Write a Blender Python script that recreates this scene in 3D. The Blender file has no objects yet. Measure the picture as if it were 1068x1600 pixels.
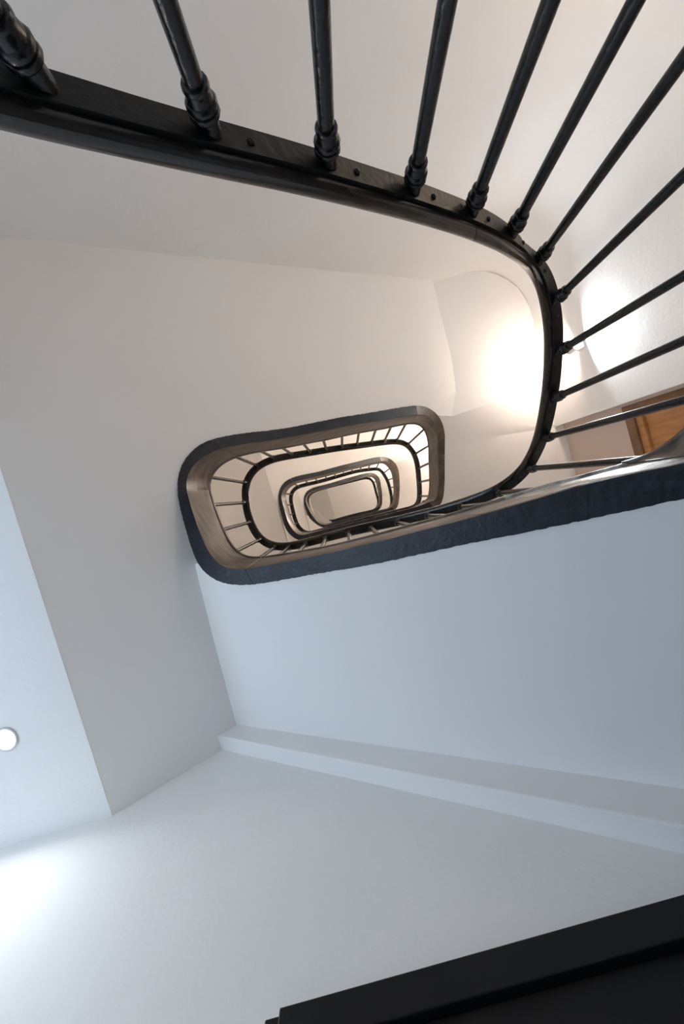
import bpy, bmesh, math, random
from mathutils import Vector, Matrix

# ------------------------------------------------------------------ camera, light, exposure
C = bpy.context.scene.collection
scn = bpy.context.scene
CAM_ROWS = ((0.95894847,0.28357073,0.0023415),(-0.28334526,0.95845686,-0.03280101),(-0.01154563,0.03079102,0.99945916))
cd = bpy.data.cameras.new('camera'); cam = bpy.data.objects.new('camera', cd); C.objects.link(cam)
cd.sensor_fit = 'VERTICAL'; cd.sensor_height = 36; cd.lens = 640/1600*36; cd.clip_start = 0.02
r_, d_, f_ = [Vector(v) for v in CAM_ROWS]
cam.matrix_world = Matrix(((r_.x,-d_.x,-f_.x,0),(r_.y,-d_.y,-f_.y,0),(r_.z,-d_.z,-f_.z,0),(0,0,0,1)))
scn.camera = cam
scn.view_settings.view_transform = 'Standard'; scn.view_settings.look = 'None'
scn.view_settings.gamma = 1; scn.view_settings.use_curve_mapping = False
EXPOSURE = 0.4
scn.cycles.max_bounces = 24; scn.cycles.diffuse_bounces = 12
scn.view_settings.exposure = EXPOSURE
LAMP_UP = 3.4; LAMP_DOWN = 6.0; UPPER = 5.0; HALL_SPOT = 3.6; DAYLIGHT = 29.0; GLOBE_FILL = 13.0; HALL_FILL = 10.0
WARM = (1.0,0.83,0.70); COOL = (0.90,0.95,1.0); DAY = (0.60,0.78,1.0)
w = bpy.data.worlds.new('world'); scn.world = w; w.use_nodes = True
w.node_tree.nodes['Background'].inputs[0].default_value = (0.55,0.68,0.9,1)
w.node_tree.nodes['Background'].inputs[1].default_value = 0.6
def area(name, loc, direction, size, energy, col, shape='DISK', size_y=None, spread=None):
    l = bpy.data.lights.new(name,'AREA'); l.shape = shape; l.size = size; l.energy = energy; l.color = col
    if size_y: l.size_y = size_y
    if spread: l.spread = math.radians(spread)
    o = bpy.data.objects.new(name,l); C.objects.link(o); o.location = loc
    o.rotation_euler = Vector(direction).to_track_quat('-Z','Y').to_euler()
    return o
area('daylight_from_hall_window', (-3.93,0.1,0.0), (1,0.05,0.05), 1.2, DAYLIGHT, DAY, 'RECTANGLE', 1.5)

# ------------------------------------------------------------------ materials
def mat(name, col, rough=0.5, noise=0.0, nscale=8, bump=0.0, bscale=40, metal=0, coat=0, col2=None, stretch=None, emit=None, estr=0, spec=0.5):
    m = bpy.data.materials.new(name); m.use_nodes = True; nt = m.node_tree; b = nt.nodes['Principled BSDF']
    b.inputs['Base Color'].default_value = (*col,1); b.inputs['Roughness'].default_value = rough
    b.inputs['Metallic'].default_value = metal; b.inputs['Coat Weight'].default_value = coat
    b.inputs['Specular IOR Level'].default_value = spec
    tc = nt.nodes.new('ShaderNodeTexCoord'); mp = nt.nodes.new('ShaderNodeMapping'); nt.links.new(tc.outputs['Object'], mp.inputs[0])
    if stretch: mp.inputs['Scale'].default_value = stretch
    if col2:
        n = nt.nodes.new('ShaderNodeTexNoise'); n.inputs['Scale'].default_value = nscale; n.inputs['Detail'].default_value = 6
        nt.links.new(mp.outputs[0], n.inputs['Vector'])
        cr = nt.nodes.new('ShaderNodeValToRGB'); cr.color_ramp.elements[0].position = 0.35; cr.color_ramp.elements[1].position = 0.68
        cr.color_ramp.elements[0].color = (*col,1); cr.color_ramp.elements[1].color = (*col2,1)
        nt.links.new(n.outputs[0], cr.inputs[0]); nt.links.new(cr.outputs[0], b.inputs['Base Color'])
    if bump:
        n2 = nt.nodes.new('ShaderNodeTexNoise'); n2.inputs['Scale'].default_value = bscale; n2.inputs['Detail'].default_value = 5
        nt.links.new(mp.outputs[0], n2.inputs['Vector'])
        bp = nt.nodes.new('ShaderNodeBump'); bp.inputs['Strength'].default_value = bump; bp.inputs['Distance'].default_value = 0.004
        nt.links.new(n2.outputs[0], bp.inputs['Height']); nt.links.new(bp.outputs[0], b.inputs['Normal'])
    if emit:
        b.inputs['Emission Color'].default_value = (*emit,1); b.inputs['Emission Strength'].default_value = estr
    return m
M_WALL = mat('white_plaster',(0.84,0.835,0.82),0.75,bump=0.3,bscale=45,col2=(0.86,0.855,0.845),nscale=3)
M_SOF = mat('soffit_plaster',(0.85,0.845,0.835),0.7,bump=0.8,bscale=7,col2=(0.87,0.865,0.86),nscale=2)
M_FLOOR = mat('grey_stone_floor',(0.42,0.42,0.42),0.4,col2=(0.5,0.49,0.47),nscale=5)
M_IRON = mat('black_painted_iron',(0.006,0.007,0.009),0.27,bump=0.35,bscale=90,coat=0.0)
M_RAIL = mat('black_varnished_wood',(0.011,0.009,0.008),0.24,bump=0.3,bscale=30,col2=(0.03,0.022,0.018),nscale=12,coat=0.2)
M_BAR = mat('dull_black_bar',(0.008,0.008,0.0075),0.5,spec=0.3,bump=0.5,bscale=60)
M_STR = mat('brown_stringer_paint',(0.075,0.058,0.048),0.38,col2=(0.20,0.16,0.135),nscale=9,bump=0.5,bscale=25,stretch=(1,1,2.5))
M_UND = mat('blue_black_gloss_paint',(0.007,0.010,0.016),0.42,spec=0.35,col2=(0.014,0.021,0.034),nscale=14,bump=0.7,bscale=45)
M_WORN = mat('worn_dark_brown_paint',(0.030,0.026,0.024),0.35,col2=(0.11,0.085,0.065),nscale=11,bump=0.6,bscale=40)
M_PEEL = mat('peeling_stringer_paint',(0.07,0.058,0.05),0.35,col2=(0.62,0.63,0.62),nscale=7,bump=1.0,bscale=30,stretch=(1,1,3.5))
M_BEIGE = mat('beige_wall',(0.60,0.50,0.44),0.7,bump=0.3,bscale=45)  # door recess wall, darker and browner than the white plaster
M_DOORB = mat('black_door_paint',(0.005,0.0045,0.005),0.45,spec=0.25,bump=0.1,bscale=60)
M_OAK = mat('orange_oak',(0.42,0.19,0.065),0.45,col2=(0.55,0.27,0.10),nscale=6,stretch=(1,6,1))
M_OAKD = mat('dark_oak',(0.17,0.085,0.035),0.5,col2=(0.25,0.13,0.06),nscale=8)
M_LAMP = mat('white_lamp_metal',(0.7,0.7,0.7),0.4)
M_GLOW = mat('lamp_lens',(1,1,1),0.3,emit=(1,0.95,0.88),estr=60)
M_FILL_GLOBE = mat('warm_fill_glow',(1,1,1),0.3,emit=(1.0,0.76,0.56),estr=GLOBE_FILL)  # glow of the added fill globe
M_GLOWC = mat('downlight_lens',(1,1,1),0.3,emit=(0.9,0.96,1),estr=60)

# stairwell centre lines measured in metres: inner and outer edge of the stringer underside, handrail, baluster positions
N=57
INNER=[(0.800,0.070,-2.181),(0.714,0.073,-2.120),(0.629,0.074,-2.059),(0.543,0.077,-1.999),(0.457,0.083,-1.939),(0.372,0.089,-1.878),(0.286,0.094,-1.818),(0.200,0.098,-1.757),(0.114,0.103,-1.697),(0.028,0.106,-1.637),(-0.058,0.108,-1.576),(-0.144,0.109,-1.516),(-0.230,0.110,-1.455),(-0.317,0.110,-1.396),(-0.401,0.110,-1.341),(-0.476,0.108,-1.291),(-0.537,0.098,-1.249),(-0.584,0.075,-1.214),(-0.620,0.040,-1.183),(-0.647,-0.004,-1.155),(-0.666,-0.053,-1.126),(-0.681,-0.104,-1.099),(-0.694,-0.155,-1.071),(-0.704,-0.207,-1.044),(-0.711,-0.260,-1.019),(-0.714,-0.312,-0.996),(-0.705,-0.361,-0.975),(-0.680,-0.404,-0.956),(-0.642,-0.437,-0.929),(-0.595,-0.462,-0.895),(-0.534,-0.477,-0.851),(-0.457,-0.483,-0.797),(-0.370,-0.483,-0.737),(-0.281,-0.482,-0.675),(-0.192,-0.482,-0.612),(-0.103,-0.483,-0.550),(-0.013,-0.484,-0.487),(0.076,-0.486,-0.425),(0.165,-0.488,-0.363),(0.254,-0.489,-0.300),(0.343,-0.488,-0.238),(0.433,-0.487,-0.176),(0.522,-0.487,-0.114),(0.609,-0.487,-0.055),(0.688,-0.483,0.002),(0.752,-0.468,0.058),(0.800,-0.437,0.117),(0.832,-0.392,0.177),(0.848,-0.337,0.235),(0.854,-0.278,0.292),(0.854,-0.219,0.349),(0.853,-0.159,0.405),(0.853,-0.100,0.459),(0.851,-0.040,0.514),(0.845,0.019,0.572),(0.832,0.073,0.637),(0.810,0.111,0.712),(0.772,0.127,0.790),(0.709,0.130,0.867),(0.629,0.129,0.936),(0.543,0.132,1.000),(0.457,0.141,1.061),(0.372,0.149,1.122),(0.286,0.155,1.182),(0.200,0.159,1.243),(0.114,0.164,1.303),(0.028,0.167,1.363),(-0.058,0.170,1.424),(-0.144,0.171,1.484),(-0.231,0.171,1.545),(-0.317,0.171,1.604),(-0.401,0.169,1.660),(-0.478,0.166,1.709),(-0.540,0.156,1.751),(-0.587,0.134,1.786),(-0.624,0.098,1.817),(-0.650,0.053,1.845),(-0.668,0.003,1.874),(-0.683,-0.049,1.901),(-0.695,-0.100,1.929),(-0.706,-0.153,1.956),(-0.714,-0.206,1.981),(-0.718,-0.259,2.003),(-0.709,-0.309,2.023),(-0.684,-0.352,2.042),(-0.645,-0.387,2.069),(-0.596,-0.412,2.104),(-0.534,-0.427,2.148),(-0.457,-0.432,2.202),(-0.370,-0.430,2.263),(-0.281,-0.427,2.325),(-0.192,-0.427,2.388),(-0.103,-0.428,2.450),(-0.013,-0.428,2.513),(0.076,-0.430,2.575),(0.165,-0.433,2.637),(0.254,-0.434,2.700),(0.343,-0.433,2.762),(0.433,-0.431,2.825),(0.522,-0.432,2.886),(0.610,-0.433,2.946),(0.691,-0.431,3.004),(0.758,-0.417,3.060),(0.807,-0.387,3.119),(0.837,-0.340,3.177),(0.852,-0.283,3.235),(0.856,-0.222,3.292),(0.852,-0.156,3.349),(0.845,-0.080,3.405),(0.836,0.002,3.459),(0.828,0.081,3.514),(0.817,0.153,3.572),(0.801,0.218,3.637),(0.785,0.248,3.712),(0.759,0.254,3.791),(0.706,0.266,3.867),(0.629,0.275,3.937),(0.543,0.275,4.000),(0.457,0.275,4.061),(0.372,0.275,4.122),(0.286,0.275,4.182),(0.200,0.275,4.243),(0.114,0.275,4.303),(0.028,0.275,4.363),(-0.058,0.275,4.424),(-0.145,0.275,4.486),(-0.235,0.275,4.548),(-0.327,0.275,4.608),(-0.416,0.275,4.663),(-0.496,0.276,4.712),(-0.563,0.273,4.752),(-0.618,0.253,4.786),(-0.660,0.203,4.817),(-0.689,0.137,4.845),(-0.705,0.076,4.874),(-0.711,0.016,4.901),(-0.713,-0.041,4.929),(-0.716,-0.096,4.956),(-0.718,-0.150,4.981),(-0.718,-0.203,5.004),(-0.709,-0.253,5.025),(-0.684,-0.298,5.044),(-0.646,-0.333,5.070),(-0.597,-0.357,5.106),(-0.535,-0.372,5.151),(-0.457,-0.376,5.204),(-0.370,-0.374,5.264),(-0.281,-0.371,5.325),(-0.192,-0.371,5.388),(-0.103,-0.371,5.450),(-0.014,-0.372,5.512),(0.076,-0.374,5.575),(0.165,-0.375,5.637),(0.254,-0.375,5.700),(0.343,-0.373,5.762),(0.432,-0.372,5.824),(0.521,-0.371,5.884),(0.607,-0.370,5.942),(0.685,-0.366,5.998),(0.748,-0.352,6.051),(0.794,-0.322,6.114),(0.830,-0.277,6.175),(0.857,-0.224,6.234),(0.873,-0.166,6.292),(0.877,-0.107,6.349),(0.874,-0.047,6.405),(0.871,0.014,6.459),(0.863,0.082,6.514),(0.846,0.157,6.572),(0.821,0.244,6.637),(0.789,0.316,6.712),(0.744,0.357,6.792),(0.678,0.377,6.870),(0.603,0.385,6.941),(0.531,0.385,7.005),(0.455,0.385,7.064),(0.371,0.385,7.122),(0.286,0.385,7.182),(0.200,0.385,7.243),(0.114,0.385,7.303),(0.028,0.385,7.363),(-0.058,0.385,7.424),(-0.144,0.385,7.484),(-0.230,0.385,7.544),(-0.317,0.385,7.603),(-0.401,0.385,7.658),(-0.476,0.373,7.708),(-0.537,0.342,7.750),(-0.584,0.291,7.786),(-0.620,0.224,7.816),(-0.647,0.161,7.845),(-0.666,0.112,7.874),(-0.681,0.061,7.901),(-0.694,0.010,7.929),(-0.704,-0.042,7.956),(-0.711,-0.095,7.982),(-0.714,-0.147,8.005),(-0.705,-0.196,8.027),(-0.680,-0.239,8.046),(-0.642,-0.272,8.072),(-0.595,-0.297,8.107),(-0.534,-0.312,8.151),(-0.457,-0.318,8.205),(-0.370,-0.318,8.264),(-0.281,-0.317,8.325),(-0.192,-0.317,8.388),(-0.103,-0.318,8.450),(-0.013,-0.319,8.513),(0.076,-0.321,8.575),(0.165,-0.323,8.637),(0.254,-0.324,8.700),(0.343,-0.323,8.762),(0.433,-0.322,8.824),(0.522,-0.322,8.885),(0.609,-0.322,8.944),(0.688,-0.318,9.000),(0.752,-0.303,9.055),(0.800,-0.272,9.116),(0.832,-0.227,9.176),(0.848,-0.172,9.235),(0.854,-0.113,9.292),(0.854,-0.054,9.349),(0.853,0.006,9.405),(0.853,0.065,9.459),(0.851,0.125,9.514),(0.845,0.184,9.572),(0.832,0.259,9.637),(0.810,0.337,9.712),(0.772,0.397,9.791),(0.710,0.438,9.867),(0.629,0.455,9.937),(0.543,0.455,10.000),(0.457,0.455,10.061),(0.372,0.455,10.122),(0.286,0.455,10.182),(0.200,0.455,10.243),(0.114,0.455,10.303),(0.028,0.455,10.363),(-0.058,0.455,10.424),(-0.144,0.455,10.484),(-0.230,0.455,10.544),(-0.317,0.455,10.603),(-0.401,0.455,10.658),(-0.476,0.442,10.708),(-0.537,0.407,10.750),(-0.584,0.351,10.786),(-0.620,0.280,10.816),(-0.647,0.216,10.845),(-0.666,0.167,10.874),(-0.681,0.116,10.901),(-0.694,0.065,10.929),(-0.704,0.013,10.956),(-0.711,-0.040,10.982),(-0.714,-0.092,11.005),(-0.705,-0.141,11.027),(-0.680,-0.184,11.046),(-0.642,-0.217,11.072),(-0.595,-0.242,11.107),(-0.534,-0.257,11.151),(-0.457,-0.263,11.205),(-0.370,-0.263,11.264),(-0.281,-0.262,11.325),(-0.192,-0.262,11.388),(-0.103,-0.263,11.450),(-0.013,-0.264,11.513),(0.076,-0.266,11.575),(0.165,-0.268,11.637),(0.254,-0.269,11.700),(0.343,-0.268,11.762),(0.433,-0.267,11.824),(0.522,-0.267,11.885),(0.609,-0.267,11.944),(0.688,-0.263,12.000),(0.752,-0.248,12.055),(0.800,-0.217,12.116),(0.832,-0.172,12.176),(0.848,-0.117,12.235),(0.854,-0.058,12.292),(0.854,0.001,12.349),(0.853,0.061,12.404),(0.853,0.120,12.459),(0.851,0.180,12.511),(0.845,0.239,12.561),(0.830,0.295,12.604),(0.807,0.348,12.629)]
OUTER=[(0.830,0.145,-2.200),(0.744,0.151,-2.140),(0.657,0.156,-2.079),(0.571,0.159,-2.018),(0.484,0.162,-1.957),(0.398,0.163,-1.897),(0.311,0.165,-1.836),(0.225,0.168,-1.775),(0.139,0.173,-1.714),(0.052,0.176,-1.654),(-0.034,0.178,-1.593),(-0.121,0.178,-1.532),(-0.208,0.178,-1.471),(-0.294,0.180,-1.412),(-0.379,0.181,-1.356),(-0.459,0.179,-1.307),(-0.529,0.170,-1.265),(-0.592,0.151,-1.231),(-0.646,0.119,-1.202),(-0.688,0.074,-1.174),(-0.716,0.018,-1.147),(-0.732,-0.044,-1.120),(-0.743,-0.108,-1.093),(-0.752,-0.172,-1.067),(-0.757,-0.237,-1.042),(-0.756,-0.302,-1.020),(-0.744,-0.364,-1.000),(-0.718,-0.422,-0.981),(-0.679,-0.471,-0.954),(-0.629,-0.510,-0.918),(-0.563,-0.534,-0.872),(-0.482,-0.543,-0.816),(-0.393,-0.544,-0.753),(-0.302,-0.541,-0.689),(-0.211,-0.540,-0.625),(-0.119,-0.542,-0.561),(-0.028,-0.546,-0.498),(0.063,-0.550,-0.434),(0.155,-0.552,-0.370),(0.246,-0.553,-0.306),(0.338,-0.554,-0.242),(0.429,-0.555,-0.178),(0.520,-0.557,-0.115),(0.610,-0.556,-0.055),(0.694,-0.550,0.003),(0.768,-0.534,0.059),(0.828,-0.502,0.119),(0.876,-0.454,0.177),(0.907,-0.395,0.235),(0.921,-0.328,0.291),(0.921,-0.259,0.348),(0.917,-0.188,0.404),(0.912,-0.117,0.459),(0.907,-0.047,0.514),(0.898,0.023,0.571),(0.883,0.090,0.634),(0.855,0.147,0.705),(0.809,0.186,0.779),(0.740,0.204,0.851),(0.657,0.211,0.918),(0.571,0.216,0.981),(0.484,0.220,1.043),(0.398,0.223,1.103),(0.311,0.225,1.164),(0.225,0.229,1.225),(0.139,0.234,1.286),(0.052,0.238,1.346),(-0.035,0.239,1.407),(-0.121,0.239,1.468),(-0.208,0.239,1.529),(-0.294,0.240,1.588),(-0.380,0.240,1.644),(-0.459,0.237,1.694),(-0.531,0.227,1.735),(-0.594,0.209,1.769),(-0.649,0.177,1.798),(-0.692,0.131,1.826),(-0.719,0.074,1.853),(-0.734,0.012,1.880),(-0.744,-0.053,1.907),(-0.753,-0.117,1.933),(-0.759,-0.182,1.957),(-0.759,-0.248,1.979),(-0.747,-0.311,1.999),(-0.722,-0.370,2.017),(-0.682,-0.421,2.044),(-0.630,-0.461,2.081),(-0.564,-0.485,2.127),(-0.483,-0.492,2.184),(-0.393,-0.491,2.247),(-0.302,-0.486,2.311),(-0.211,-0.484,2.375),(-0.119,-0.486,2.438),(-0.028,-0.491,2.502),(0.063,-0.495,2.566),(0.155,-0.498,2.630),(0.246,-0.498,2.694),(0.338,-0.499,2.758),(0.429,-0.501,2.822),(0.521,-0.503,2.885),(0.611,-0.503,2.946),(0.697,-0.498,3.005),(0.772,-0.482,3.062),(0.834,-0.450,3.120),(0.883,-0.402,3.178),(0.914,-0.341,3.235),(0.926,-0.272,3.291),(0.921,-0.195,3.348),(0.909,-0.107,3.404),(0.896,-0.014,3.459),(0.885,0.075,3.514),(0.872,0.157,3.571),(0.855,0.240,3.635),(0.827,0.302,3.705),(0.784,0.327,3.779),(0.728,0.338,3.852),(0.655,0.345,3.919),(0.571,0.345,3.982),(0.484,0.345,4.043),(0.398,0.345,4.103),(0.311,0.345,4.164),(0.225,0.345,4.225),(0.139,0.345,4.286),(0.052,0.345,4.346),(-0.035,0.345,4.407),(-0.123,0.345,4.469),(-0.213,0.345,4.532),(-0.304,0.345,4.592),(-0.392,0.345,4.648),(-0.475,0.346,4.696),(-0.552,0.343,4.736),(-0.622,0.324,4.769),(-0.682,0.279,4.799),(-0.727,0.214,4.826),(-0.752,0.147,4.853),(-0.760,0.077,4.880),(-0.762,0.007,4.907),(-0.764,-0.060,4.933),(-0.763,-0.127,4.958),(-0.758,-0.192,4.980),(-0.744,-0.255,5.000),(-0.718,-0.313,5.019),(-0.680,-0.364,5.046),(-0.627,-0.403,5.083),(-0.560,-0.426,5.130),(-0.480,-0.435,5.186),(-0.392,-0.435,5.247),(-0.302,-0.432,5.311),(-0.211,-0.429,5.375),(-0.119,-0.431,5.438),(-0.028,-0.435,5.502),(0.063,-0.438,5.566),(0.155,-0.439,5.630),(0.246,-0.439,5.694),(0.337,-0.439,5.758),(0.428,-0.441,5.821),(0.519,-0.441,5.883),(0.606,-0.439,5.942),(0.688,-0.431,5.999),(0.759,-0.413,6.053),(0.820,-0.383,6.116),(0.873,-0.337,6.176),(0.914,-0.280,6.234),(0.936,-0.215,6.291),(0.942,-0.146,6.348),(0.937,-0.075,6.404),(0.929,-0.002,6.459),(0.917,0.077,6.514),(0.897,0.161,6.571),(0.870,0.263,6.635),(0.831,0.362,6.705),(0.776,0.422,6.780),(0.707,0.447,6.854),(0.632,0.455,6.923),(0.558,0.455,6.986),(0.480,0.455,7.045),(0.397,0.455,7.104),(0.311,0.455,7.164),(0.225,0.455,7.225),(0.139,0.455,7.286),(0.052,0.455,7.346),(-0.035,0.455,7.407),(-0.121,0.455,7.468),(-0.208,0.455,7.528),(-0.294,0.455,7.587),(-0.377,0.455,7.643),(-0.455,0.443,7.692),(-0.526,0.412,7.734),(-0.589,0.363,7.769),(-0.643,0.300,7.798),(-0.686,0.238,7.826),(-0.715,0.183,7.853),(-0.731,0.121,7.880),(-0.742,0.057,7.907),(-0.751,-0.007,7.933),(-0.756,-0.072,7.958),(-0.753,-0.136,7.981),(-0.740,-0.197,8.002),(-0.715,-0.254,8.022),(-0.677,-0.304,8.048),(-0.625,-0.343,8.084),(-0.559,-0.366,8.131),(-0.480,-0.377,8.186),(-0.392,-0.379,8.247),(-0.302,-0.376,8.311),(-0.211,-0.375,8.375),(-0.119,-0.377,8.439),(-0.028,-0.381,8.502),(0.063,-0.385,8.566),(0.155,-0.387,8.630),(0.246,-0.388,8.694),(0.338,-0.389,8.758),(0.429,-0.391,8.822),(0.520,-0.392,8.884),(0.608,-0.390,8.944),(0.691,-0.382,9.001),(0.764,-0.365,9.056),(0.824,-0.333,9.118),(0.872,-0.287,9.177),(0.905,-0.229,9.235),(0.919,-0.163,9.291),(0.921,-0.093,9.348),(0.917,-0.023,9.404),(0.912,0.048,9.459),(0.906,0.118,9.514),(0.897,0.187,9.571),(0.880,0.279,9.635),(0.851,0.383,9.705),(0.802,0.462,9.779),(0.735,0.509,9.851),(0.656,0.525,9.919),(0.571,0.525,9.981),(0.484,0.525,10.043),(0.398,0.525,10.103),(0.311,0.525,10.164),(0.225,0.525,10.225),(0.139,0.525,10.286),(0.052,0.525,10.346),(-0.035,0.525,10.407),(-0.121,0.525,10.468),(-0.208,0.525,10.528),(-0.294,0.525,10.587),(-0.377,0.525,10.643),(-0.455,0.512,10.692),(-0.526,0.476,10.734),(-0.589,0.423,10.769),(-0.643,0.356,10.798),(-0.686,0.293,10.826),(-0.715,0.238,10.853),(-0.731,0.176,10.880),(-0.742,0.112,10.907),(-0.751,0.048,10.933),(-0.756,-0.017,10.958),(-0.753,-0.081,10.981),(-0.740,-0.142,11.002),(-0.715,-0.199,11.022),(-0.677,-0.249,11.048),(-0.625,-0.288,11.084),(-0.559,-0.311,11.131),(-0.480,-0.322,11.186),(-0.392,-0.324,11.247),(-0.302,-0.321,11.311),(-0.211,-0.320,11.375),(-0.119,-0.322,11.439),(-0.028,-0.326,11.502),(0.063,-0.330,11.566),(0.155,-0.332,11.630),(0.246,-0.333,11.694),(0.338,-0.334,11.758),(0.429,-0.336,11.822),(0.520,-0.337,11.884),(0.608,-0.335,11.944),(0.691,-0.327,12.001),(0.764,-0.310,12.056),(0.824,-0.278,12.118),(0.872,-0.232,12.177),(0.905,-0.174,12.235),(0.919,-0.108,12.291),(0.921,-0.038,12.348),(0.917,0.032,12.404),(0.912,0.103,12.459),(0.906,0.173,12.512),(0.896,0.243,12.562),(0.880,0.310,12.605),(0.859,0.376,12.630)]
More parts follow.
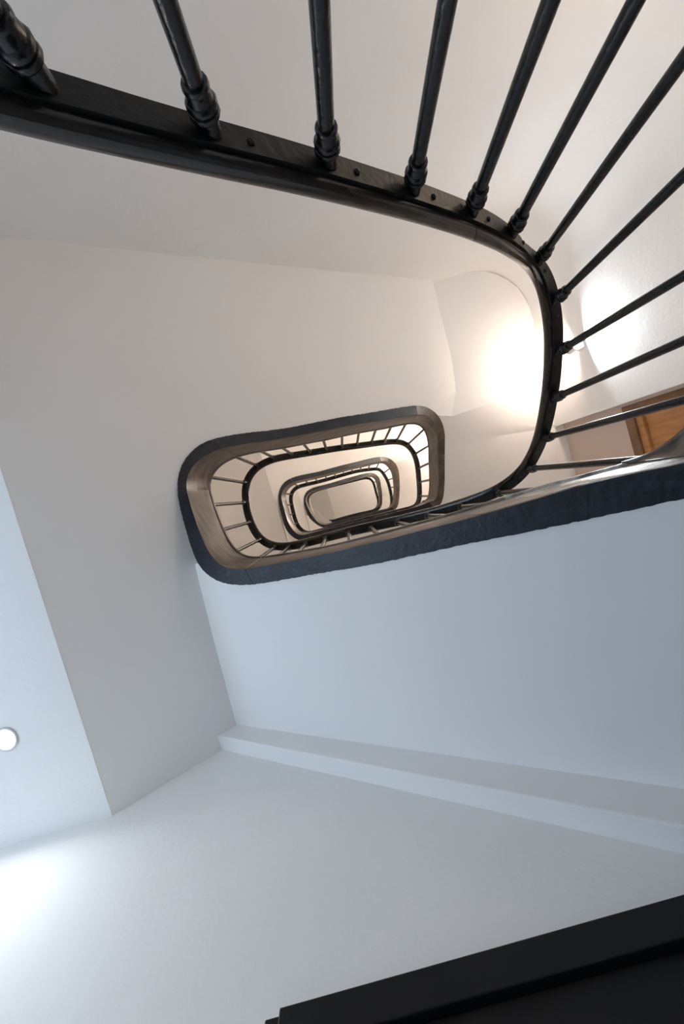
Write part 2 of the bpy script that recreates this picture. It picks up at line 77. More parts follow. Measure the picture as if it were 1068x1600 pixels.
RAIL=[(0.800,0.070,-1.170),(0.714,0.072,-1.110),(0.629,0.075,-1.051),(0.543,0.079,-0.991),(0.457,0.083,-0.930),(0.372,0.088,-0.870),(0.286,0.093,-0.810),(0.200,0.098,-0.749),(0.114,0.102,-0.689),(0.028,0.105,-0.628),(-0.058,0.107,-0.568),(-0.144,0.109,-0.508),(-0.230,0.109,-0.448),(-0.313,0.109,-0.390),(-0.392,0.107,-0.336),(-0.463,0.100,-0.288),(-0.524,0.087,-0.248),(-0.573,0.064,-0.214),(-0.611,0.031,-0.183),(-0.640,-0.009,-0.155),(-0.662,-0.055,-0.126),(-0.678,-0.105,-0.099),(-0.691,-0.156,-0.071),(-0.700,-0.208,-0.044),(-0.705,-0.259,-0.018),(-0.703,-0.309,0.007),(-0.691,-0.355,0.032),(-0.668,-0.395,0.058),(-0.632,-0.427,0.087),(-0.585,-0.449,0.123),(-0.527,-0.459,0.166),(-0.460,-0.460,0.217),(-0.385,-0.454,0.274),(-0.304,-0.448,0.334),(-0.218,-0.443,0.396),(-0.130,-0.442,0.458),(-0.041,-0.443,0.521),(0.048,-0.444,0.583),(0.137,-0.443,0.645),(0.224,-0.442,0.708),(0.311,-0.438,0.770),(0.395,-0.433,0.833),(0.473,-0.426,0.895),(0.538,-0.423,0.957),(0.592,-0.426,1.017),(0.636,-0.432,1.077),(0.675,-0.429,1.136),(0.712,-0.408,1.196),(0.743,-0.368,1.257),(0.766,-0.315,1.318),(0.780,-0.257,1.379),(0.789,-0.196,1.439),(0.793,-0.136,1.498),(0.794,-0.078,1.556),(0.792,-0.021,1.619),(0.786,0.031,1.689),(0.771,0.079,1.767),(0.740,0.118,1.851),(0.690,0.146,1.933),(0.621,0.162,2.008),(0.542,0.171,2.076),(0.458,0.176,2.141),(0.372,0.178,2.205),(0.286,0.179,2.268),(0.200,0.178,2.332),(0.114,0.177,2.395),(0.028,0.176,2.459),(-0.059,0.177,2.522),(-0.145,0.179,2.585),(-0.231,0.182,2.648),(-0.316,0.184,2.709),(-0.396,0.183,2.766),(-0.469,0.177,2.817),(-0.532,0.161,2.860),(-0.583,0.134,2.897),(-0.621,0.098,2.930),(-0.648,0.053,2.962),(-0.666,0.003,2.993),(-0.677,-0.049,3.023),(-0.683,-0.100,3.052),(-0.684,-0.151,3.081),(-0.681,-0.199,3.108),(-0.676,-0.245,3.135),(-0.665,-0.289,3.161),(-0.647,-0.330,3.188),(-0.617,-0.369,3.219),(-0.575,-0.402,3.256),(-0.518,-0.426,3.301),(-0.448,-0.439,3.353),(-0.367,-0.441,3.412),(-0.280,-0.438,3.473),(-0.192,-0.434,3.537),(-0.103,-0.430,3.601),(-0.014,-0.427,3.665),(0.075,-0.422,3.728),(0.163,-0.417,3.792),(0.252,-0.410,3.856),(0.340,-0.404,3.919),(0.427,-0.398,3.982),(0.511,-0.392,4.044),(0.588,-0.385,4.104),(0.656,-0.375,4.162),(0.713,-0.361,4.218),(0.759,-0.340,4.273),(0.796,-0.308,4.329),(0.826,-0.267,4.385),(0.846,-0.216,4.442),(0.859,-0.160,4.499),(0.864,-0.100,4.555),(0.863,-0.036,4.609),(0.859,0.034,4.664),(0.849,0.131,4.722),(0.832,0.231,4.787),(0.804,0.293,4.862),(0.760,0.315,4.942),(0.700,0.318,5.020),(0.626,0.318,5.092),(0.542,0.318,5.157),(0.457,0.318,5.219),(0.371,0.318,5.280),(0.286,0.318,5.340),(0.200,0.318,5.401),(0.114,0.318,5.461),(0.027,0.318,5.522),(-0.060,0.318,5.582),(-0.151,0.318,5.642),(-0.247,0.318,5.702),(-0.347,0.318,5.760),(-0.444,0.316,5.814),(-0.531,0.316,5.862),(-0.603,0.309,5.902),(-0.660,0.279,5.936),(-0.700,0.225,5.967),(-0.723,0.163,5.995),(-0.733,0.095,6.024),(-0.736,0.029,6.051),(-0.735,-0.034,6.079),(-0.735,-0.093,6.106),(-0.733,-0.150,6.132),(-0.726,-0.204,6.157),(-0.710,-0.254,6.182),(-0.682,-0.295,6.208),(-0.640,-0.323,6.237),(-0.587,-0.337,6.273),(-0.522,-0.339,6.316),(-0.448,-0.338,6.367),(-0.367,-0.335,6.424),(-0.281,-0.335,6.484),(-0.193,-0.335,6.546),(-0.103,-0.337,6.608),(-0.014,-0.340,6.671),(0.075,-0.343,6.733),(0.164,-0.346,6.795),(0.253,-0.347,6.858),(0.342,-0.345,6.920),(0.430,-0.339,6.983),(0.515,-0.330,7.044),(0.595,-0.320,7.104),(0.663,-0.310,7.162),(0.714,-0.298,7.218),(0.750,-0.279,7.273),(0.776,-0.250,7.329),(0.798,-0.210,7.385),(0.819,-0.161,7.442),(0.838,-0.105,7.499),(0.851,-0.044,7.555),(0.858,0.025,7.609),(0.860,0.106,7.664),(0.855,0.220,7.722),(0.836,0.335,7.787),(0.802,0.402,7.862),(0.752,0.423,7.942),(0.689,0.425,8.020),(0.616,0.425,8.092),(0.538,0.425,8.157),(0.456,0.425,8.219),(0.372,0.425,8.280),(0.286,0.425,8.340),(0.200,0.425,8.401),(0.114,0.425,8.461),(0.027,0.425,8.522),(-0.060,0.425,8.582),(-0.152,0.425,8.642),(-0.251,0.425,8.702),(-0.359,0.425,8.760),(-0.467,0.421,8.814),(-0.563,0.418,8.862),(-0.638,0.409,8.902),(-0.692,0.372,8.936),(-0.726,0.308,8.967),(-0.743,0.237,8.995),(-0.749,0.162,9.024),(-0.750,0.091,9.051),(-0.752,0.025,9.079),(-0.754,-0.036,9.106),(-0.754,-0.096,9.132),(-0.748,-0.155,9.157),(-0.730,-0.210,9.182),(-0.699,-0.255,9.208),(-0.653,-0.286,9.237),(-0.595,-0.305,9.273),(-0.527,-0.315,9.316),(-0.450,-0.320,9.367),(-0.367,-0.322,9.424),(-0.281,-0.321,9.484),(-0.192,-0.320,9.546),(-0.103,-0.319,9.608),(-0.014,-0.318,9.671),(0.076,-0.316,9.733),(0.165,-0.315,9.795),(0.254,-0.313,9.858),(0.343,-0.311,9.920),(0.431,-0.310,9.983),(0.517,-0.309,10.044),(0.598,-0.306,10.104),(0.669,-0.297,10.162),(0.728,-0.279,10.218),(0.772,-0.250,10.273),(0.802,-0.210,10.329),(0.820,-0.162,10.385),(0.829,-0.109,10.442),(0.833,-0.052,10.499),(0.835,0.008,10.555),(0.837,0.072,10.609),(0.840,0.143,10.664),(0.844,0.224,10.722),(0.842,0.311,10.787),(0.825,0.394,10.862),(0.785,0.459,10.942),(0.720,0.496,11.020),(0.639,0.509,11.092),(0.551,0.508,11.157),(0.463,0.501,11.219),(0.376,0.496,11.280),(0.290,0.493,11.340),(0.204,0.492,11.401),(0.117,0.490,11.461),(0.029,0.489,11.522),(-0.060,0.489,11.582),(-0.148,0.491,11.642),(-0.237,0.494,11.702),(-0.325,0.496,11.760),(-0.410,0.496,11.814),(-0.487,0.490,11.862),(-0.550,0.471,11.902),(-0.598,0.433,11.936),(-0.632,0.371,11.967),(-0.654,0.292,11.995),(-0.669,0.208,12.024),(-0.681,0.133,12.051),(-0.692,0.070,12.079),(-0.701,0.014,12.106),(-0.705,-0.039,12.132),(-0.703,-0.089,12.157),(-0.691,-0.135,12.182),(-0.667,-0.175,12.208),(-0.631,-0.208,12.237),(-0.582,-0.233,12.273),(-0.520,-0.249,12.316),(-0.448,-0.257,12.367),(-0.366,-0.261,12.424),(-0.280,-0.262,12.484),(-0.192,-0.262,12.546),(-0.103,-0.263,12.608),(-0.013,-0.264,12.671),(0.076,-0.266,12.733),(0.165,-0.267,12.795),(0.254,-0.267,12.858),(0.343,-0.267,12.920),(0.432,-0.267,12.983),(0.519,-0.266,13.044),(0.601,-0.262,13.104),(0.675,-0.253,13.162),(0.737,-0.234,13.218),(0.784,-0.204,13.273),(0.818,-0.163,13.329),(0.838,-0.112,13.385),(0.848,-0.057,13.442),(0.852,0.002,13.499),(0.853,0.061,13.554),(0.851,0.120,13.609),(0.847,0.179,13.661),(0.838,0.237,13.713),(0.824,0.293,13.765),(0.807,0.348,13.817)]
TOPS=[34.56, 36.16, 37.79, 39.47, 41.06, 42.82, 46.0, 48.01, 50.02, 52.11, 54.28, 56.14, 58.04, 59.97, 61.69, 63.39, 65.04, 66.64, 68.37, 70.01, 71.59, 73.09, 75.15, 77.69, 80.54, 83.63, 86.28, 88.12, 89.72, 91.35, 92.94, 94.56, 96.16, 97.79, 99.45, 101.34, 103.59, 105.78, 108.22, 110.34, 111.86]

# ------------------------------------------------------------------ helpers
def obj(name, verts, faces, m, parent=None, smooth=False, mats=None, fm=None, recalc=True):
    me = bpy.data.meshes.new(name); me.from_pydata([tuple(v) for v in verts],[],faces)
    for x in (mats or [m]): me.materials.append(x)
    if fm: me.polygons.foreach_set('material_index', fm)
    if recalc:
        bm = bmesh.new(); bm.from_mesh(me); bmesh.ops.recalc_face_normals(bm, faces=bm.faces); bm.to_mesh(me); bm.free()
    if smooth: me.polygons.foreach_set('use_smooth',[True]*len(me.polygons))
    o = bpy.data.objects.new(name, me); C.objects.link(o)
    if parent: o.parent = parent; o.matrix_parent_inverse = Matrix.Translation(-parent.location)
    return o
def thing(name, loc, label, cat, group=None):
    o = bpy.data.objects.new(name, None); C.objects.link(o); o.location = loc; o.empty_display_size = 0.1
    o['label'] = label; o['category'] = cat
    if group: o['group'] = group
    return o
def struct(o): o['kind'] = 'structure'; return o
def boxes(bs):
    V=[];F=[]
    for (x0,x1,y0,y1,z0,z1) in bs:
        b=len(V); V += [(x,y,z) for z in (z0,z1) for y in (y0,y1) for x in (x0,x1)]
        F += [tuple(b+i for i in f) for f in ((0,2,3,1),(4,5,7,6),(0,1,5,4),(2,6,7,3),(0,4,6,2),(1,3,7,5))]
    return V,F
def box(name, b, m, parent=None, bevel=0):
    V,F = boxes([b]); o = obj(name,V,F,m,parent)
    if bevel:
        md = o.modifiers.new('bevel','BEVEL'); md.width = bevel; md.segments = 2
    return o
def cr(P, i, u):
    n=len(P); g=lambda k: P[min(max(k,0),n-1)]
    p0,p1,p2,p3 = g(i-1),g(i),g(i+1),g(i+2)
    return 0.5*(2*p1+(p2-p0)*u+(2*p0-5*p1+4*p2-p3)*u*u+(3*p1-p0-3*p2+p3)*u**3)
def at(P, s):
    s=max(0,min(len(P)-1.001,s)); i=int(s); return cr(P,i,s-i)
I = [Vector(v) for v in INNER]; O = [Vector(v) for v in OUTER]; R = [Vector(v) for v in RAIL]
def frame(P, s):
    t = at(P,s+0.25)-at(P,s-0.25); n = Vector((t.y,-t.x,0)).normalized(); return at(P,s), n, t.normalized()
def steps(s0, s1, q=4):
    n=max(2,int(round((s1-s0)*q))); return [s0+(s1-s0)*k/n for k in range(n+1)]
def sweep(name, P, s0, s1, section, m, parent, q=4, smooth=True, sharp=True):
    V=[];F=[];k=len(section)
    ss=steps(s0,s1,q)
    for s in ss:
        p,n,t = frame(P,s)
        for (o,z) in section: V.append(p+n*o+Vector((0,0,z)))
    for a in range(len(ss)-1):
        for b in range(k):
            F.append((a*k+b,a*k+(b+1)%k,(a+1)*k+(b+1)%k,(a+1)*k+b))
    F.append(tuple(range(k))); F.append(tuple((len(ss)-1)*k+b for b in range(k)))
    o = obj(name,V,F,m,parent,smooth=smooth)
    if smooth:
        o.data.set_sharp_from_angle(angle=math.radians(38)) if hasattr(o.data,'set_sharp_from_angle') else None
    return o
def grid(name, A, B, rows, m, parent, thick=0.09):
    n=len(A); V=[];F=[]
    for j in range(rows+1):
        u=j/rows
        for a,b in zip(A,B): V.append(a.lerp(b,u))
    for j in range(rows):
        for i in range(n-1): F.append((j*n+i,j*n+i+1,(j+1)*n+i+1,(j+1)*n+i))
    return V,F
def resample(P,n):
    L=[0]
    for a,b in zip(P,P[1:]): L.append(L[-1]+(b-a).length)
    out=[];k=0
    for i in range(n):
        t=L[-1]*i/(n-1)
        while k<len(P)-2 and L[k+1]<t: k+=1
        out.append(P[k].lerp(P[k+1],(t-L[k])/max(1e-9,L[k+1]-L[k])))
    return out
def slab(name, parts, m, parent, thick=0.10, smooth=False):
    """ceiling-like skin given as (verts, faces) pieces, thickened upward"""
    bm = bmesh.new()
    for V,F in parts:
        vs=[bm.verts.new(v) for v in V]
        for f in F:
            try: bm.faces.new([vs[i] for i in f])
            except ValueError: pass
    bmesh.ops.remove_doubles(bm, verts=bm.verts, dist=0.0005)
    bmesh.ops.triangulate(bm, faces=[f for f in bm.faces if len(f.verts)>4])
    for f in bm.faces: f.normal_update()
    for f in bm.faces:
        if f.normal.z>0: f.normal_flip()
    base=list(bm.faces); top={}
    for v in list(bm.verts): top[v]=bm.verts.new(v.co+Vector((0,0,thick)))
    edges=[e for e in bm.edges if len(e.link_faces)==1]
    for f in base: bm.faces.new([top[v] for v in reversed(f.verts)])
    for e in edges:
        a,b=e.verts
        try: bm.faces.new([a,b,top[b],top[a]])
        except ValueError: pass
    bmesh.ops.recalc_face_normals(bm, faces=bm.faces)
    me=bpy.data.meshes.new(name); bm.to_mesh(me); bm.free(); me.materials.append(m)
    if smooth:
        me.polygons.foreach_set('use_smooth',[True]*len(me.polygons))
        me.set_sharp_from_angle(angle=math.radians(12))
    o=bpy.data.objects.new(name,me); C.objects.link(o)
    if parent: o.parent=parent; o.matrix_parent_inverse=Matrix.Translation(-parent.location)
    return o

# ------------------------------------------------------------------ room shell
FZ=-1.2; TOP=14.3; CT=12.95; YB=0.98; YT=-1.477; XR=1.90; XD=1.985; XL=-1.75; XH=-3.9; EX=-1.275; CZ=1.635
struct(box('floor',(XH-.1,XD+.2,YT-.2,YB+.2,FZ-.1,FZ),M_FLOOR))
# front wall (the one with the black door): door opening cut out
DX0,DX1,DZ=-.36,.60,.76
V,F=boxes([(XH-.1,DX0,YB,YB+.2,FZ,TOP),(DX1,XD+.2,YB,YB+.2,FZ,TOP),(DX0,DX1,YB,YB+.2,DZ,TOP)])
struct(obj('wall_front',V,F,M_WALL))
# back wall with the rounded corner running into the right wall
struct(box('wall_back',(XH-.1,XR-.42,YT-.2,YT,FZ,TOP),M_WALL))
rc=.42
pts=[(XR-rc+rc*math.sin(a),YT+rc-rc*math.cos(a)) for a in [math.radians(90*k/18) for k in range(19)]]
pts+=[(XR,-.075),(XD+.2,-.075),(XD+.2,YT-.2),(XR-rc,YT-.2)]
n=len(pts); V=[(x,y,FZ) for x,y in pts]+[(x,y,TOP) for x,y in pts]
F=[tuple(range(n)),tuple(range(2*n-1,n-1,-1))]+[(i,(i+1)%n,n+(i+1)%n,n+i) for i in range(n)]
o=obj('wall_corner',V,F,M_WALL,smooth=True); o.data.set_sharp_from_angle(angle=math.radians(20)); struct(o)
# recessed right wall with the oak door
OY0,OY1,OZ0,OZ1=-.055,.80,.66,2.80
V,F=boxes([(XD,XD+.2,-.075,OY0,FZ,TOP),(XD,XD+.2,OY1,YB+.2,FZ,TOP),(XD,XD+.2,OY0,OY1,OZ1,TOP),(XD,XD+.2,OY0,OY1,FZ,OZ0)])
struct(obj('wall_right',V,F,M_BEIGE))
# left: hall below, wall above
V,F=boxes([(XL-.2,XL,YT,YB,CZ+.25,TOP)]); struct(obj('wall_left',V,F,M_WALL))
WY0,WY1,WZ0,WZ1=-.55,.75,-.75,.75
V,F=boxes([(XH-.1,XH,YT,WY0,FZ,CZ+.2),(XH-.1,XH,WY1,YB,FZ,CZ+.2),(XH-.1,XH,WY0,WY1,FZ,WZ0),(XH-.1,XH,WY0,WY1,WZ1,CZ+.2)])
struct(obj('wall_hall',V,F,M_WALL))
V,F=boxes([(XH,-1.30,-.85,-.75,FZ,CZ),(-1.40,-1.30,YT,-.85,FZ,CZ)]); struct(obj('wall_daylight_blocker',V,F,M_WALL))  # unseen partition added to keep the window daylight off the back wall
wn=struct(obj('window_1',*boxes([(XH-.08,XH-.02,WY0,WY0+.05,WZ0,WZ1),(XH-.08,XH-.02,WY1-.05,WY1,WZ0,WZ1),(XH-.08,XH-.02,WY0,WY1,WZ0,WZ0+.05),(XH-.08,XH-.02,WY0,WY1,WZ1-.05,WZ1)]),M_LAMP))
struct(box('ceiling',(XH,EX,YT,YB,CZ,CZ+.25),M_WALL))
# top ceiling: a flat part and a left part that slopes up and away from the edge
RX=-.40
V=[(RX,YT,CT),(RX,YB,CT),(XD+.2,YB,CT),(XD+.2,YT,CT)]
V2=[(RX,YT,CT),(RX,YB,CT),(XL,YB,CT+.95),(XL,YT,CT+.95)]
struct(slab('ceiling_top',[([Vector(v) for v in V],[(0,1,2,3)]),([Vector(v) for v in V2],[(0,1,2,3)])],M_WALL,None,thick=.3))

# ------------------------------------------------------------------ stairs
P1=(2.53,.7); P2=(1.391,-.703)
def z1(x,j): return P1[0]+P1[1]*x+3*j
def z2(x,j): return P2[0]+P2[1]*x+3*j
def rim(s0,s1,zf,j,q=2):
    # edge of a soffit where it runs in behind the stringer
    B=[]
    for s in steps(s0,s1,q):
        p,n,t=frame(O,s); m=p-n*.02; z=zf(m.x,j)
        if s%N>43.5 or s-N*(j+1)>43.5: z=max(z,p.z+.012)
        B.append(Vector((m.x,m.y,z)))
    return B
def board(parent,s0,s1,tight=0.04,under=None,face=None,q=4):
    H=.36; V=[];F=[];fm=[]
    ss=steps(s0+tight*.5,s1-tight*.5,q); rnd=random.Random(int(s0*7)); rag=.0014 if q>4 else 0
    for s in ss:
        a=at(I,s); b=at(O,s); b=b+(b-a).normalized()*rnd.uniform(-rag,rag); d=(b-a); d.z=0; up=Vector((0,0,1))
        r=(s%N); lean=0.0
        if r<16: lean=(.24 if s<2*N else .5)*min(1,(16-r)/5)*min(1,.3+r/4)
        c=a+d*lean
        V += [a+d*.03, a+up*.006, c+up*(H-.03), c-d*.10+up*(H-.022), c-d*.10+up*(H-.004), c+d*.1+up*H, b+up*H, b.copy()]
    k=8
    for x in range(len(ss)-1):
        for y in range(k):
            F.append((x*k+y,x*k+(y+1)%k,(x+1)*k+(y+1)%k,(x+1)*k+y)); fm.append(1 if y==7 else 0)
    F.append(tuple(range(k))); F.append(tuple((len(ss)-1)*k+y for y in range(k))); fm+=[0,0]
    o=obj('stringer_board',V,F,None,parent,smooth=True,mats=[face or M_STR,under or M_UND],fm=fm)
    o.data.set_sharp_from_angle(angle=math.radians(30))
    return o
END=244
RING=['largest, outermost ring of the stairwell','second ring of the stairwell','third ring of the stairwell','innermost ring at the top of the stairwell']
for j in range(-1,4):
    b=(j+1)*N
    # --- flight on the lower side of the picture, rising to the left
    if j>=0:
        lab=['lowest flight overhead, wide bluish white soffit with broad blue-black edge board','second-storey flight overhead, narrow strip seen past the lowest dark edge board','third-storey flight overhead, thin dark band deep inside the stairwell','top flight overhead, smallest dark strip beside the topmost ceiling'][j]
        t=thing('stair_flight',(0,.5,z2(0,j)),lab,'stairs')
        e=min(b+15,END+1)
        if j==0: board(t,b,b+3.4,tight=0,face=M_PEEL,q=10); board(t,b+3.38,e,q=10)
        else: board(t,b,e)
        B=rim(b,b+19.5,z2,j)
        cre=[Vector((-.757,.10,0)),Vector((-.765,.16,0)),Vector((-.776,.32,0)),Vector((-.787,.48,0)),Vector((-.812,.94,0))]
        for c in cre: c.z=z2(c.x,j)
        x0=B[0].x
        poly=B+cre+[Vector((x0,.94,z2(x0,j)))]
        pr=[(poly,[tuple(range(len(poly)))])]
        slab('soffit',pr,M_SOF,t,smooth=True)
        xs=[1.2,-.90]; yb=.91
        V=[];
        for x in xs:
            V+=[(x,yb,1.261-.725*x+3*j),(x,YB+.02,1.261-.725*x+3*j),(x,YB+.02,z2(x,j)+.06),(x,yb,z2(x,j)+.06)]
        F=[(0,1,2,3),(4,7,6,5),(0,4,5,1),(1,5,6,2),(2,6,7,3),(3,7,4,0)]
        o=obj('wall_beam',V,F,M_SOF,t)
        md=o.modifiers.new('bevel','BEVEL'); md.width=.006; md.segments=2
    # --- flight on the upper side of the picture, rising to the right
    if j<=2:
        lab={-1:'first flight beside the camera, under the nearest black handrail',0:'large flight overhead with sloping grey soffit left of and above the rounded stairwell opening',1:'flight overhead one storey up, beige soffit inside the first baluster ring',2:'flight overhead near the top, thin beige band inside the second baluster ring'}[j]
        t=thing('stair_flight',(0,-1,z1(0,j)),lab,'stairs')
        if j>=0: board(t,b+15,b+30,q=10 if j==0 else 4)
        board(t,b+30,b+44,q=10 if j==0 else 4)
        s0=b+19.5 if j>=0 else b+31
        B=rim(s0,b+47.5,z1,j)
        sc=[Vector(v) for v in ((.997,-.378,0),(1.111,-.572,0),(1.16,-.8355,0),(1.173,-1.153,0),(1.19,-1.477,0))]
        if j==0: rest=[Vector(v) for v in ((-.5,YT,0),(EX,YT,0),(EX,-.5,0),(EX,.4,0),(EX,YB,0),(-.812,YB,0),(-.787,.48,0),(-.776,.32,0),(-.765,.16,0),(-.757,.10,0))]
        elif j<0: rest=[Vector((B[0].x,YT,0))]
        else: rest=[Vector(v) for v in ((-.79,YT,0),(-.79,-.6,0),(-.80,.20,0))]
        out=sc+rest
        if j>=1: out=sc+[Vector((-.80,YT,0))]+[Vector((-.80,-.3,0)),Vector((-.80,.1,0))]
        for p in out: p.z=z1(p.x,j)
        poly=B+out
        pr=[(poly,[tuple(range(len(poly)))])]
        if j>=1:
            zl=z1(-.80,j)
            L=[Vector((-.80,YT,zl)),Vector((-.80,-.3,zl)),Vector((-.80,.1,zl)),Vector((-.80,YB,zl)),Vector((XL,YB,zl)),Vector((XL,YT,zl))]
            pr.append((L,[tuple(range(6))]))
        slab('soffit',pr,M_SOF,t,smooth=True)
        # --- curved landing at the right end
        lab={-1:'ground floor landing at the right end, under the oak door',0:'landing soffit at the right end, brightly lit by the wall lamp',1:'second-storey landing overhead at the right end of the first baluster ring',2:'third-storey landing overhead at the right end of the second baluster ring'}[j]
        t=thing('stair_landing',(1.5,-.5,3.4+3*j),lab,'landing')
        board(t,b+44,b+51,under=M_WORN); board(t,b+51,b+57,under=M_WORN)
        dz=3*j; up=Vector((0,0,dz))
        inn=lambda s: frame(O,s)[0]-frame(O,s)[1]*.02+Vector((0,0,.012))
        S=[p for p in reversed([B[-1].copy()]+[Vector((p.x,p.y,z1(p.x,j))) for p in sc])]
        W=[Vector(v)+up for v in ((1.33,YT-.01,3.40),(1.60,YT+.01,3.40),(1.76,-1.37,3.40),(1.87,-1.22,3.40),(1.905,-1.05,3.4),(1.905,-.836,3.4),(1.905,-.33,3.46))]
        V,F=grid('',resample(S,16),resample(W,16),6,None,None)
        A2=[inn(s) for s in steps(b+47.5,b+58,2)]
        W2=resample([Vector(v)+up for v in ((1.905,-.33,3.46),(1.92,-.10,3.50),(1.995,-.06,3.53),(1.995,.5,3.56),(1.995,YB,3.6))],len(A2))
        V2,F2=grid('',A2,W2,6,None,None)
        V3=[A2[-1],W2[-1],Vector((.86,YB,z2(.86,j+1)))]
        slab('soffit',[(V,F),(V2,F2),(V3,[(0,1,2)]),([S[0],W[0],Vector((1.19,YT,z1(1.19,j)))],[(0,1,2)])],M_SOF,t,smooth=True)
t=thing('stair_landing',(-1.3,-.2,10.9),'top floor landing at the left end, under the highest ceiling','landing')
box('soffit',(XL,-.86,YT,YB,10.95,11.1),M_SOF,t)

# ------------------------------------------------------------------ railings
SEC=[(.002,.0),(0,.010),(.003,.024),(.012,.034),(.024,.039),(.042,.039),(.053,.031),(.059,.016),(.058,.002),(.054,-.006),(.018,-.006),(.008,-.004)]
BAR=[(.019,-.014),(.019,-.004),(.053,-.004),(.053,-.014)]
tops=list(TOPS)
lens=[0]
for k in range(1,len(R)): lens.append(lens[-1]+math.hypot(R[k].x-R[k-1].x,R[k].y-R[k-1].y))
def s_at(L):
    for k in range(1,len(lens)):
        if lens[k]>=L: return k-1+(L-lens[k-1])/(lens[k]-lens[k-1])
    return len(lens)-1
def L_at(s): k=int(s); return lens[k]+(s-k)*(lens[k+1]-lens[k])
L=L_at(tops[-1])
while True:
    L+=.142; s=s_at(L)
    if s>END-.6: break
    tops.append(s)
s=tops[0]; pre=[]
for k in range(2): pre.insert(0,s_at(L_at(tops[0])-.14*(k+1)))
tops=pre+tops
def lathe(profile, axis_from, axis_to, seg=14):
    d=(axis_to-axis_from); ln=d.length; d.normalize(); q=Vector((0,0,1)).rotation_difference(d)
    V=[];F=[]
    for (z,r) in profile:
        for k in range(seg):
            a=2*math.pi*k/seg; V.append(axis_from+q@Vector((r*math.cos(a),r*math.sin(a),z)))
    for i in range(len(profile)-1):
        for k in range(seg): F.append((i*seg+k,i*seg+(k+1)%seg,(i+1)*seg+(k+1)%seg,(i+1)*seg+k))
    F.append(tuple(range(seg))); F.append(tuple((len(profile)-1)*seg+k for k in range(seg)))
    return V,F
COL=[(-.018,.0130),(.022,.0130),(.023,.0175),(.026,.0190),(.030,.0180),(.031,.0160),(.033,.0160),(.034,.0185),(.038,.0190),(.041,.0175),(.042,.0160),(.048,.0150),(.052,.0138),(.053,.0155),(.056,.0160),(.059,.0150),(.060,.0118)]
RLAB=['nearest black handrail sweeping across the top and right of the picture with thick iron balusters','second storey black railing, first complete baluster ring inside the stairwell','third storey black railing, small baluster ring deep in the stairwell','topmost black railing, smallest ring around the highest ceiling']
cuts=[s0c for s0c in (27,N+22,2*N+22,3*N+22,END)]
for st in range(4):
    a,b=cuts[st],cuts[st+1]
    t=thing('stair_railing',at(R,a),RLAB[st],'railing')
    if st==0:
        sweep('handrail',R,a,41.15,SEC,M_RAIL,t,q=5); sweep('handrail',R,41.17,b,SEC,M_RAIL,t,q=5)
    else: sweep('handrail',R,a,b,SEC,M_RAIL,t,q=4)
    sweep('rail_bar',R,a,b,BAR,M_BAR,t,q=5 if st==0 else 3,smooth=False)
    seg=16 if st==0 else (10 if st==1 else 8)
    mine=[s for s in tops if a<=s<b]
    for i,s in enumerate(mine):
        p,n,tt=frame(R,s); top=p+n*.036+Vector((0,0,-.010))
        # foot on the stringer below: nearest stringer position in plan
        best=None
        for k in range(-30,31):
            q=s+k*.1; m=(at(I,q)+at(O,q))*.5
            dd=math.hypot(m.x-top.x,m.y-top.y)+abs(k)*.0001
            if best is None or dd<best[0]: best=(dd,m)
        m=best[1]; foot=Vector((m.x,m.y,m.z+.355))
        if foot.z<FZ: foot.z=FZ
        ln=(top-foot).length
        V,F=lathe([(0.02,.0112),(ln*.5,.0115),(ln,.0112)],top,foot,seg)
        bal=obj('baluster',V,F,M_IRON,t,smooth=True); bal.data.set_sharp_from_angle(angle=math.radians(50))
        V,F=lathe(COL,top,foot,seg)
        c=obj('collar',V,F,M_IRON,t,smooth=True); c.parent=bal; c.matrix_parent_inverse=Matrix()
        c.data.set_sharp_from_angle(angle=math.radians(40))
        V,F=lathe([(0,.017),(.012,.017),(.018,.013),(.03,.0118)],foot-(top-foot)*.004,top,seg)
        c=obj('foot_ring',V,F,M_IRON,t,smooth=True); c.parent=bal; c.matrix_parent_inverse=Matrix()
        if st==0 and i+1<len(mine) and i%2==1 or (st==0 and 3<i<14):
            s2=s+.30*((mine[i+1]-s) if i+1<len(mine) else 1); p,n,tt=frame(R,s2); c0=p+n*.034+Vector((0,0,-.012))
            V,F=lathe([(0,.0055),(.004,.005),(.006,.003)],c0,c0+Vector((0,0,-1)),10)
            obj('screw',V,F,M_BAR,t,smooth=False)

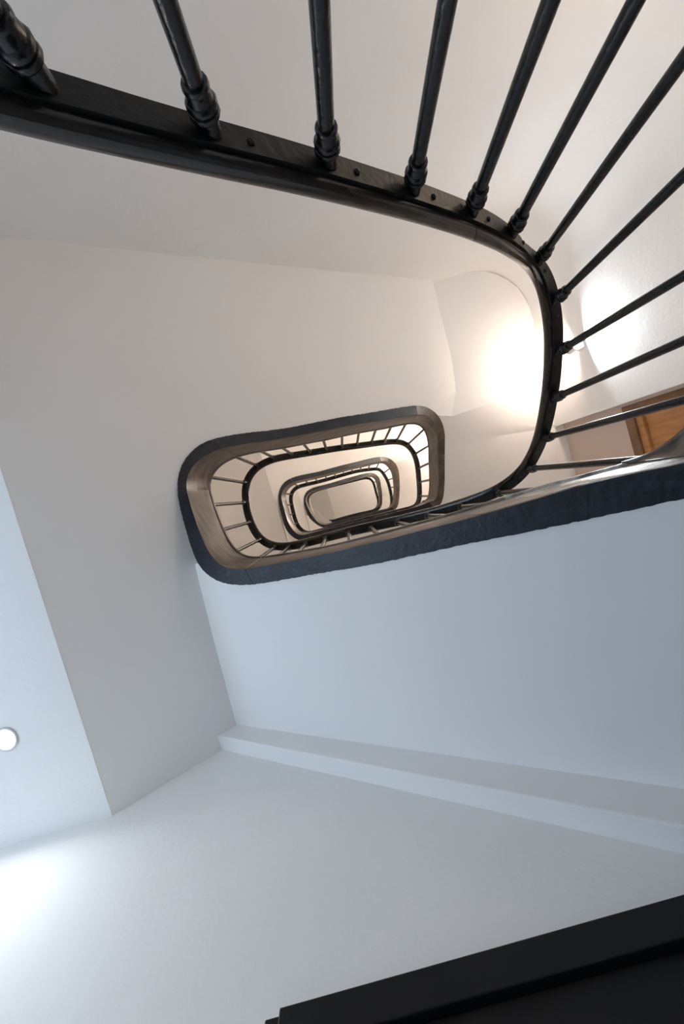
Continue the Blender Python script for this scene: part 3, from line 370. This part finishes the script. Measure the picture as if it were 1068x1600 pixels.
# ------------------------------------------------------------------ lamps
def ring_verts(r,z,seg=28): return [(r*math.cos(2*math.pi*k/seg),r*math.sin(2*math.pi*k/seg),z) for k in range(seg)]
def lathe0(profile,loc,seg=28):
    return lathe(profile,Vector(loc),Vector(loc)+Vector((0,0,1)),seg)
WL=['wall lamp shining on the lowest right landing, behind the curved black handrail','hidden wall lamp of the second right landing','hidden wall lamp of the third right landing','wall lamp of the top right landing']
for j in range(4):
    x,y,z=1.840,-.558,2.90+3*j
    t=thing('wall_lamp',(x,y,z),WL[j],'lamp')
    V,F=lathe0([(-.05,.034),(-.048,.036),(.048,.036),(.05,.034),(.047,.030),(-.047,.030)],(x,y,z)); obj('body',V,F,M_LAMP,t,smooth=False)
    box('wall_plate',(x+.03,1.901,y-.03,y+.03,z-.035,z+.035),M_LAMP,t,bevel=.004)
    V,F=lathe0([(.0475,.001),(.0475,.029),(.0485,.029),(.0485,.001)],(x,y,z)); obj('upper_lens',V,F,M_GLOW,t)
    V,F=lathe0([(-.0485,.001),(-.0485,.029),(-.0475,.029),(-.0475,.001)],(x,y,z)); obj('lower_lens',V,F,M_GLOW,t)
    for (nm,dz,dr,e,c) in (('up',.052,(0,0,1),LAMP_UP,WARM),('down',-.052,(0,0,-1),LAMP_DOWN,COOL)):
        l=area('lamp_light_'+nm,(x,y,z+dz),dr,.055,e*(1,UPPER,UPPER,UPPER*.55)[j],((1.0,.76,.58) if nm=='up' else c) if j==0 else WARM,spread=165)
        l.parent=t; l.matrix_parent_inverse=Matrix.Translation(-t.location)
gx,gy,gz=1.45,-1.12,.86  # unseen globe added as warm fill for the upper wall and soffits
t=thing('added_fill_globe',(gx,gy,gz),'added warm fill globe, out of view on the lowest right landing','lamp')
V,F=lathe0([(-.11,.02),(-.105,.045),(-.08,.08),(-.03,.107),(.03,.107),(.08,.078),(.11,.02)],(gx,gy,gz)); obj('fill_glow_ball',V,F,M_FILL_GLOBE,t,smooth=True)
V,F=lathe0([(-.30,.09),(-.28,.09),(-.27,.015),(-.10,.015)],(gx,gy,gz)); obj('post',V,F,M_LAMP,t,smooth=True)
x,y=-1.593,.551
t=thing('ceiling_downlight',(x,y,CZ),'round recessed downlight glaring white in the low ceiling at the left edge','lamp')
V,F=lathe0([(0,.048),(-.004,.05),(-.006,.046),(-.003,.036),(0,.036)],(x,y,CZ)); obj('trim_ring',V,F,M_LAMP,t,smooth=True)
V,F=lathe0([(-.0035,.001),(-.0035,.0345),(-.001,.0345),(-.001,.001)],(x,y,CZ)); obj('lens',V,F,M_GLOWC,t)
l=area('downlight_light',(x,y,CZ-.012),(0,0,-1),.06,HALL_SPOT,COOL,spread=170); l.parent=t; l.matrix_parent_inverse=Matrix.Translation(-t.location)

# ------------------------------------------------------------------ doors
d=struct(obj('door_1',*boxes([(DX0,DX1,YB-.012,YB+.05,FZ,.722)]),M_DOORB))
box('door_frame',(DX0-.055,DX1+.055,YB-.03,YB+.06,.727,.795),M_DOORB,d,bevel=.003)
box('door_frame',(DX0-.085,DX0-.002,YB-.026,YB+.06,FZ,.785),M_DOORB,d,bevel=.003)
box('door_frame',(DX1+.002,DX1+.085,YB-.026,YB+.06,FZ,.785),M_DOORB,d,bevel=.003)
d=struct(box('door_2',(XD+.03,XD+.07,OY0+.05,OY1-.05,OZ0,2.66),M_OAK))
box('door_frame',(XD-.008,XD+.1,OY0,OY0+.05,OZ0,OZ1),M_OAKD,d,bevel=.004)
box('door_frame',(XD-.008,XD+.1,OY1-.05,OY1,OZ0,OZ1),M_OAKD,d,bevel=.004)
box('door_frame',(XD-.004,XD+.1,OY0+.05,OY1-.05,2.72,OZ1),M_OAKD,d,bevel=.004)
box('door_frame',(XD+.010,XD+.1,OY0+.05,OY1-.05,2.665,2.72),M_OAK,d,bevel=.004)
